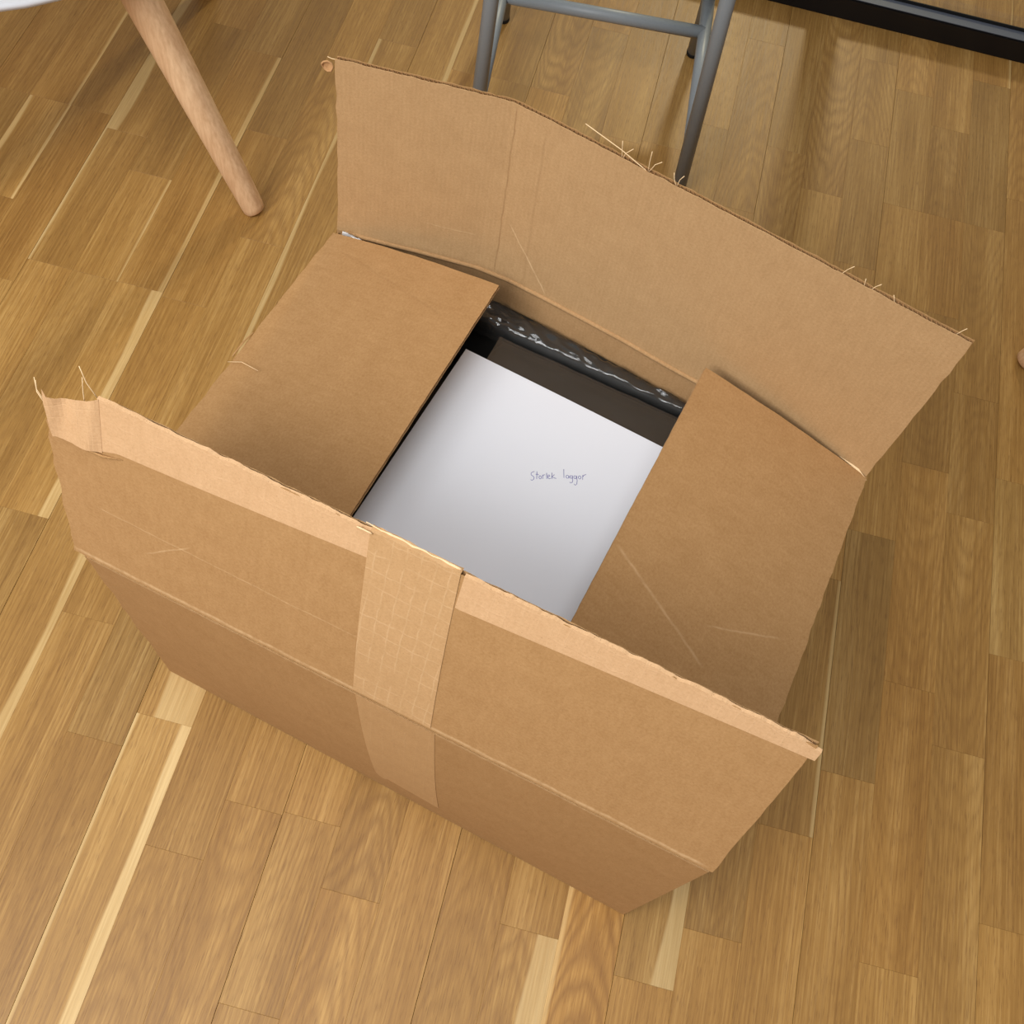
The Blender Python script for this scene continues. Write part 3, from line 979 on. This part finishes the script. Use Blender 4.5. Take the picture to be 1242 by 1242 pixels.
# wide grey slab the sheet of paper lies on
S1 = empty('padded_slab', (0.05, 0.45, 0.262))
tag(S1, 'wide dark grey slab in clear plastic under the white sheet of paper', 'package')
o = slab('pad', ((-0.160, 0.318), (0.178, 0.244), (0.240, 0.586), (-0.090, 0.6550)), 0.2625, 0.337, M_GREY, 0.004, 0.0008, 2.0)
o.parent = S1; o.matrix_parent_inverse = Matrix.Translation((-0.05, -0.45, -0.262))
S2 = empty('wrapped_bar', (0.02, 0.66, 0.262))
tag(S2, 'narrow dark package in wrinkled clear plastic along the back wall of the box', 'package')


def wall_in(x, z, inset):
    """point of the inner face of the back wall at x, height z"""
    lo, hi = 0.0, HL
    for _ in range(40):
        mid_ = (lo + hi) / 2
        if Sb(mid_, z).x < x: lo = mid_
        else: hi = mid_
    p = Sb(lo, z)
    return Vector((p.x, p.y - inset, 0))


def bar_near(x): return Vector((x, 0.6663 - 0.2075 * (x + 0.1195) + 0.003, 0))


m = MB(); V = []; F = []
nu, nv = 70, 14
for i in range(nu + 1):
    a = i / nu; x = lerp(-0.250, 0.248, a)
    for j in range(nv + 1):
        b = j / nv
        z = 0.3345 - (0.009 * max(0, 1 - 2 * b) ** 5) - 0.002 * max(0, 2 * b - 1) ** 8 - 0.006 * (max(0, abs(2 * a - 1) - 0.95) / 0.05) ** 2
        near_, far_ = bar_near(x), wall_in(x, 0.331, 0.0046)
        p = near_.lerp(far_, b)
        V.append((p.x, p.y, z + 0.0006 * noise.noise(Vector((x * 40, b * 3, 5)))))
k = nv + 1
for i in range(nu):
    for j in range(nv): F.append((i * k + j, (i + 1) * k + j, (i + 1) * k + j + 1, i * k + j + 1))
ring = [i * k for i in range(nu + 1)] + [nu * k + j for j in range(1, nv + 1)] + [i * k + nv for i in range(nu - 1, -1, -1)] + [j for j in range(nv - 1, 0, -1)]
base = len(V)
for q in ring:
    yb_ = min(V[q][1], wall_in(V[q][0], 0.2625, 0.004).y)
    V.append((V[q][0], yb_, 0.2625))
for s_ in range(len(ring)): F.append((ring[(s_ + 1) % len(ring)], ring[s_], base + s_, base + (s_ + 1) % len(ring)))
F.append(tuple(base + s_ for s_ in range(len(ring))))
m.add(V, F, None, 0, True)
o = m.build('core', M_GREY)
o.parent = S2; o.matrix_parent_inverse = Matrix.Translation((-0.02, -0.66, -0.262))


def film(name, quad, z, amp, seed, mat, nu, nv, folds, parent, pinv, drop=None):
    if quad: A, B, Cq, Dq = [Vector((*p, 0)) for p in quad]
    mb = MB(); V = []; F = []
    for i in range(nu + 1):
        for j in range(nv + 1):
            a, b = i / nu, j / nv
            p = A.lerp(B, a).lerp(Dq.lerp(Cq, a), b) if quad else None
            if not quad:
                x_ = lerp(-0.251, 0.250, a); p = (bar_near(x_) - Vector((0, 0.004, 0))).lerp(wall_in(x_, 0.331, 0.0037), b)
            n1 = noise.noise(Vector((p.x * 30, p.y * 55, seed)))
            n2 = noise.noise(Vector((p.x * 90 + n1 * 2, p.y * 110, seed + 3)))
            n3 = 1 - abs(noise.noise(Vector((p.x * 55 + p.y * 70, p.y * 40 - p.x * 30, seed + 8)))) * 2
            zz = z + amp * (0.55 * n1 + 0.10 * n2 + 0.6 * max(0, n3) ** 3 * folds)
            if drop: zz += drop(a, b)
            V.append((p.x, p.y, zz))
    k = nv + 1
    for i in range(nu):
        for j in range(nv):
            F.append((i * k + j, (i + 1) * k + j, (i + 1) * k + j + 1, i * k + j + 1))
    mb.add(V, F, None, 0, True)
    o = mb.build(name, mat)
    o.parent = parent; o.matrix_parent_inverse = pinv
    return o


def drop2(a, b):
    # the bag is pulled over the near edge and tucked down in the slot
    d = 0.0
    if b < 0.22: d -= 0.020 * ((0.22 - b) / 0.22) ** 1.3
    if b > 0.62: d -= 0.011 * ((b - 0.62) / 0.38) ** 1.4
    return d


film('plastic_bag', None, 0.3405, 0.0062, 3.0, M_FILM, 150, 22, 1.0, S2,
     Matrix.Translation((-0.02, -0.66, -0.262)), drop2)
film('plastic_bag', ((-0.158, 0.320), (0.177, 0.247), (0.238, 0.5855), (-0.089, 0.6540)), 0.3388, 0.0020, 7.0, M_FILM, 80, 70, 0.5, S1,
     Matrix.Translation((-0.05, -0.45, -0.262)), None)

# crumpled bag end sticking up at the far left corner of the box
m = MB(); V = []; F = []
nu, nv = 26, 8
for i in range(nu + 1):
    for j in range(nv + 1):
        a, b = i / nu, j / nv
        p = Vector((-0.2735, 0.7052, 0.3670)).lerp(Vector((-0.228, 0.7025, 0.3610)), a)
        ang = math.pi * b
        rr = 0.0070 * (1 - 0.45 * a) + 0.0014 * noise.noise(Vector((a * 9, b * 5, 1.7)))
        p += Vector((0.0, -math.cos(ang) * rr * 0.45, math.sin(ang) * rr * 1.7))
        V.append(p)
for i in range(nu):
    for j in range(nv):
        F.append((i * (nv + 1) + j, (i + 1) * (nv + 1) + j, (i + 1) * (nv + 1) + j + 1, i * (nv + 1) + j + 1))
m.add(V, F, None, 0, True)
o = m.build('bag_end', M_FILMW)
o.parent = S2; o.matrix_parent_inverse = Matrix.Translation((-0.02, -0.66, -0.262))

# sheet of paper with handwriting
PP = empty('paper_sheet', (-0.02, 0.48, 0.3405))
tag(PP, 'white sheet of paper with a short blue handwritten note, inside the box', 'paper')
TLp, TRp = Vector((-0.1183, 0.6263, 0.0)), Vector((0.1010, 0.5703, 0.0))
dn = Vector((-0.0510, -0.2141, 0)).normalized()
PZ = 0.3412
m = MB(); P = []; U = []; D = []
for i in range(13):
    r = []; ru = []; rd_ = []
    for j in range(17):
        a, b = i / 12, j / 16
        p = TLp.lerp(TRp, a) + dn * (0.303 * b)
        p.z = PZ + 0.0012 * math.sin(a * 2.4 + b * 3.0) + 0.0012
        r.append(p - Vector(PP.location)); ru.append((a * 0.22, b * 0.3, 0)); rd_.append(Vector((0, 0, 1)))
    P.append(r); U.append(ru); D.append(rd_)
m.sheet(P, U, D, 0.0002, 0, False)
m.build('sheet', M_PAPER, PP)


def paper_z(p):
    q_ = Vector((p.x, p.y, 0)) - TLp
    eu = (TRp - TLp); b = q_.dot(dn) / 0.303; a = q_.dot(eu.normalized()) / eu.length
    return PZ + 0.0012 * math.sin(a * 2.4 + b * 3.0) + 0.0012 + 0.0002


# handwriting strokes (local units: 1 = letter grid step)
def arc(cx, cy, rx, ry, a0, a1, n_=8):
    return [(cx + rx * math.cos(math.radians(lerp(a0, a1, i / n_))), cy + ry * math.sin(math.radians(lerp(a0, a1, i / n_)))) for i in range(n_ + 1)]


strokes = [
    [(372, -262), (352, -268), (340, -280), (341, -296), (358, -306), (367, -320), (362, -338), (346, -347), (334, -340)],
    [(396, -262), (394, -290), (391, -334)], [(383, -292), (400, -288), (412, -296)],
    arc(424, -318, 11, 15, 70, 430, 12),
    [(448, -296), (449, -332)], [(449, -306), (458, -294), (470, -294)],
    [(486, -276), (485, -332)],
    [(496, -314), (514, -308), (513, -296), (502, -294), (495, -308), (497, -324), (508, -333), (521, -327)],
    [(536, -274), (533, -332)], [(558, -292), (536, -312), (552, -322), (574, -328)],
    [(650, -240), (648, -280), (647, -322)],
    arc(680, -312, 13, 14, 60, 400, 12) + [(694, -300), (695, -326)],
    arc(715, -314, 11, 13, 60, 400, 12) + [(727, -300), (728, -345), (722, -366), (708, -372), (700, -362)],
    arc(752, -316, 12, 14, 60, 400, 12) + [(766, -302), (770, -350), (764, -382), (750, -392), (740, -380)],
    arc(795, -318, 12, 15, 70, 430, 12),
    [(822, -340), (826, -296)], [(826, -312), (838, -296), (858, -290)],
]
T0 = Vector((-0.0206, 0.4999, 0)); tx = Vector((0.958, 0.286, 0)); ty = Vector((-0.266, 0.964, 0))
SC = 0.0552 / 528.0
m = MB()
for st in strokes:
    pts = []
    for (x, y) in st:
        p = T0 + tx * ((x - 326) * SC) + ty * ((y + 310) * SC * 1.1)
        p.z = paper_z(p)
        pts.append(p - Vector(PP.location))
    m.tube(pts, 0.00030, 5)
m.build('handwriting', M_INK, PP)['label'] = 'thin blue ballpoint handwriting'

# ------------------------------------------------------------------ grey stool
ST = empty('metal_stool', (-0.10, 1.40, 0))
tag(ST, 'grey powder-coated tubular metal stool behind the cardboard box', 'stool')
SO = Vector((-0.10, 1.40, 0))
feet = {'fr': Vector((0.078, 1.256, 0)), 'rr': Vector((0.050, 1.572, 0)), 'rl': Vector((-0.279, 1.541, 0)), 'fl': Vector((-0.251, 1.226, 0))}
cen = sum(feet.values(), Vector()) / 4
SH = 0.64


def leg_at(k_, z):
    f0 = feet[k_]
    ax = (feet['rr'] - feet['fr']).normalized(); ay = Vector((-ax.y, ax.x, 0))
    d = f0 - cen
    s = z / SH
    return cen + ax * (d.dot(ax) * (1 - 0.62 * s)) + ay * (d.dot(ay) * (1 - 0.10 * s)) + Vector((0, 0, z))


RT = 0.0108
for k_ in feet:
    m = MB(); m.tube([leg_at(k_, 0.008) - SO, leg_at(k_, SH) - SO], RT, 20)
    lg = m.build('leg', M_STEEL, ST)
    m = MB(); m.tube([leg_at(k_, 0.0) - SO, leg_at(k_, 0.0035) - SO, leg_at(k_, 0.0085) - SO, leg_at(k_, 0.0095) - SO], [RT * 0.98, RT * 1.06, RT * 1.06, RT * 0.9], 20)
    m.build('foot_cap', M_RUBBER, lg)
zs = 0.108
for a_, b_ in (('fr', 'rr'), ('fl', 'rl')):
    m = MB(); m.tube([leg_at(a_, zs - 0.022) - SO, leg_at(b_, zs + 0.02) - SO], RT * 0.95, 18)
    m.build('side_stretcher', M_STEEL, ST)
pr = leg_at('fr', zs - 0.022).lerp(leg_at('rr', zs + 0.02), 0.74); pl = leg_at('fl', zs - 0.022).lerp(leg_at('rl', zs + 0.02), 0.74)
m = MB(); m.tube([pl - SO, pr - SO], RT * 0.95, 18); m.build('cross_stretcher', M_STEEL, ST)
# round seat well above the frame
m = MB()
V = []; F = []
prof = [(0.0, SH - 0.012), (0.15, SH - 0.012), (0.168, SH - 0.008), (0.172, SH + 0.002), (0.168, SH + 0.012), (0.15, SH + 0.015), (0.08, SH + 0.010), (0.0, SH + 0.008)]
sg = 40
for (r_, z_) in prof:
    for k_ in range(sg):
        t = 2 * math.pi * k_ / sg
        V.append((cen.x - SO.x + r_ * math.cos(t), cen.y - SO.y + r_ * math.sin(t), z_))
for i in range(len(prof) - 1):
    for k_ in range(sg):
        F.append((i * sg + k_, i * sg + (k_ + 1) % sg, (i + 1) * sg + (k_ + 1) % sg, (i + 1) * sg + k_))
m.add(V, F, None, 0, True)
m.build('seat', M_STEEL, ST)

# ------------------------------------------------------------------ white shell chairs with beech legs
def chair(loc, rz, label):
    c = empty('shell_chair', (loc[0], loc[1], 0), rz)
    tag(c, label, 'chair', 'white shell chairs with beech legs')
    for k_ in range(4):
        t = math.radians(90 * k_)
        d = Vector((math.cos(t), math.sin(t), 0))
        m = MB()
        pts = []; rr = []; n_ = 14
        for i in range(n_ + 1):
            s = i / n_
            pts.append(d * (0.34 - 0.41333 * 0.36 * s) + Vector((0, 0, 0.012 + 0.352 * s)))
            rr.append(lerp(0.0166, 0.0255, s ** 0.9))
        foot = [d * 0.3445 + Vector((0, 0, 0.0)), d * 0.3435 + Vector((0, 0, 0.0012)), d * 0.3420 + Vector((0, 0, 0.005))]
        m.tube(foot + pts, [0.0095, 0.0132, 0.0158] + rr, 24)
        ob = m.build('leg', M_BEECH, c)
    # shell: bowl seat with rolled rim, rising into a back at -x
    m = MB(); V = []; F = []
    rings, sg_ = 12, 48
    for lay in (0, 1):
        for i in range(rings + 1):
            s = i / rings
            for k_ in range(sg_):
                t = 2 * math.pi * k_ / sg_
                r_ = 0.263 * s
                x, y = r_ * math.cos(t), r_ * math.sin(t) * 1.0
                back = max(0.0, -math.cos(t)) ** 1.5
                z = 0.362 + 0.024 * s ** 3 + back * 0.36 * max(0.0, (s - 0.55) / 0.45) ** 1.6
                x -= back * 0.05 * max(0.0, (s - 0.55) / 0.45)
                V.append((x, y, z + (0.007 if lay else 0)))
    kk = (rings + 1) * sg_
    for lay in (0, 1):
        for i in range(rings):
            for k_ in range(sg_):
                a, b = i * sg_ + k_, i * sg_ + (k_ + 1) % sg_
                q_ = (a + lay * kk, b + lay * kk, b + sg_ + lay * kk, a + sg_ + lay * kk)
                F.append(q_ if not lay else tuple(reversed(q_)))
    for k_ in range(sg_):
        a, b = rings * sg_ + k_, rings * sg_ + (k_ + 1) % sg_
        F.append((a, b, b + kk, a + kk))
    m.add(V, F, None, 0, True)
    m.build('seat_shell', M_WHITE, c)
    return c


chair((-0.857, 1.105), math.atan2(1.010 - 1.105, -0.531 + 0.857), 'white shell chair with a beech leg, left of the box')
chair((0.976, 1.150), math.atan2(1.092 - 1.150, 0.633 - 0.976), 'beech-legged chair whose foot shows at the right edge of the picture')
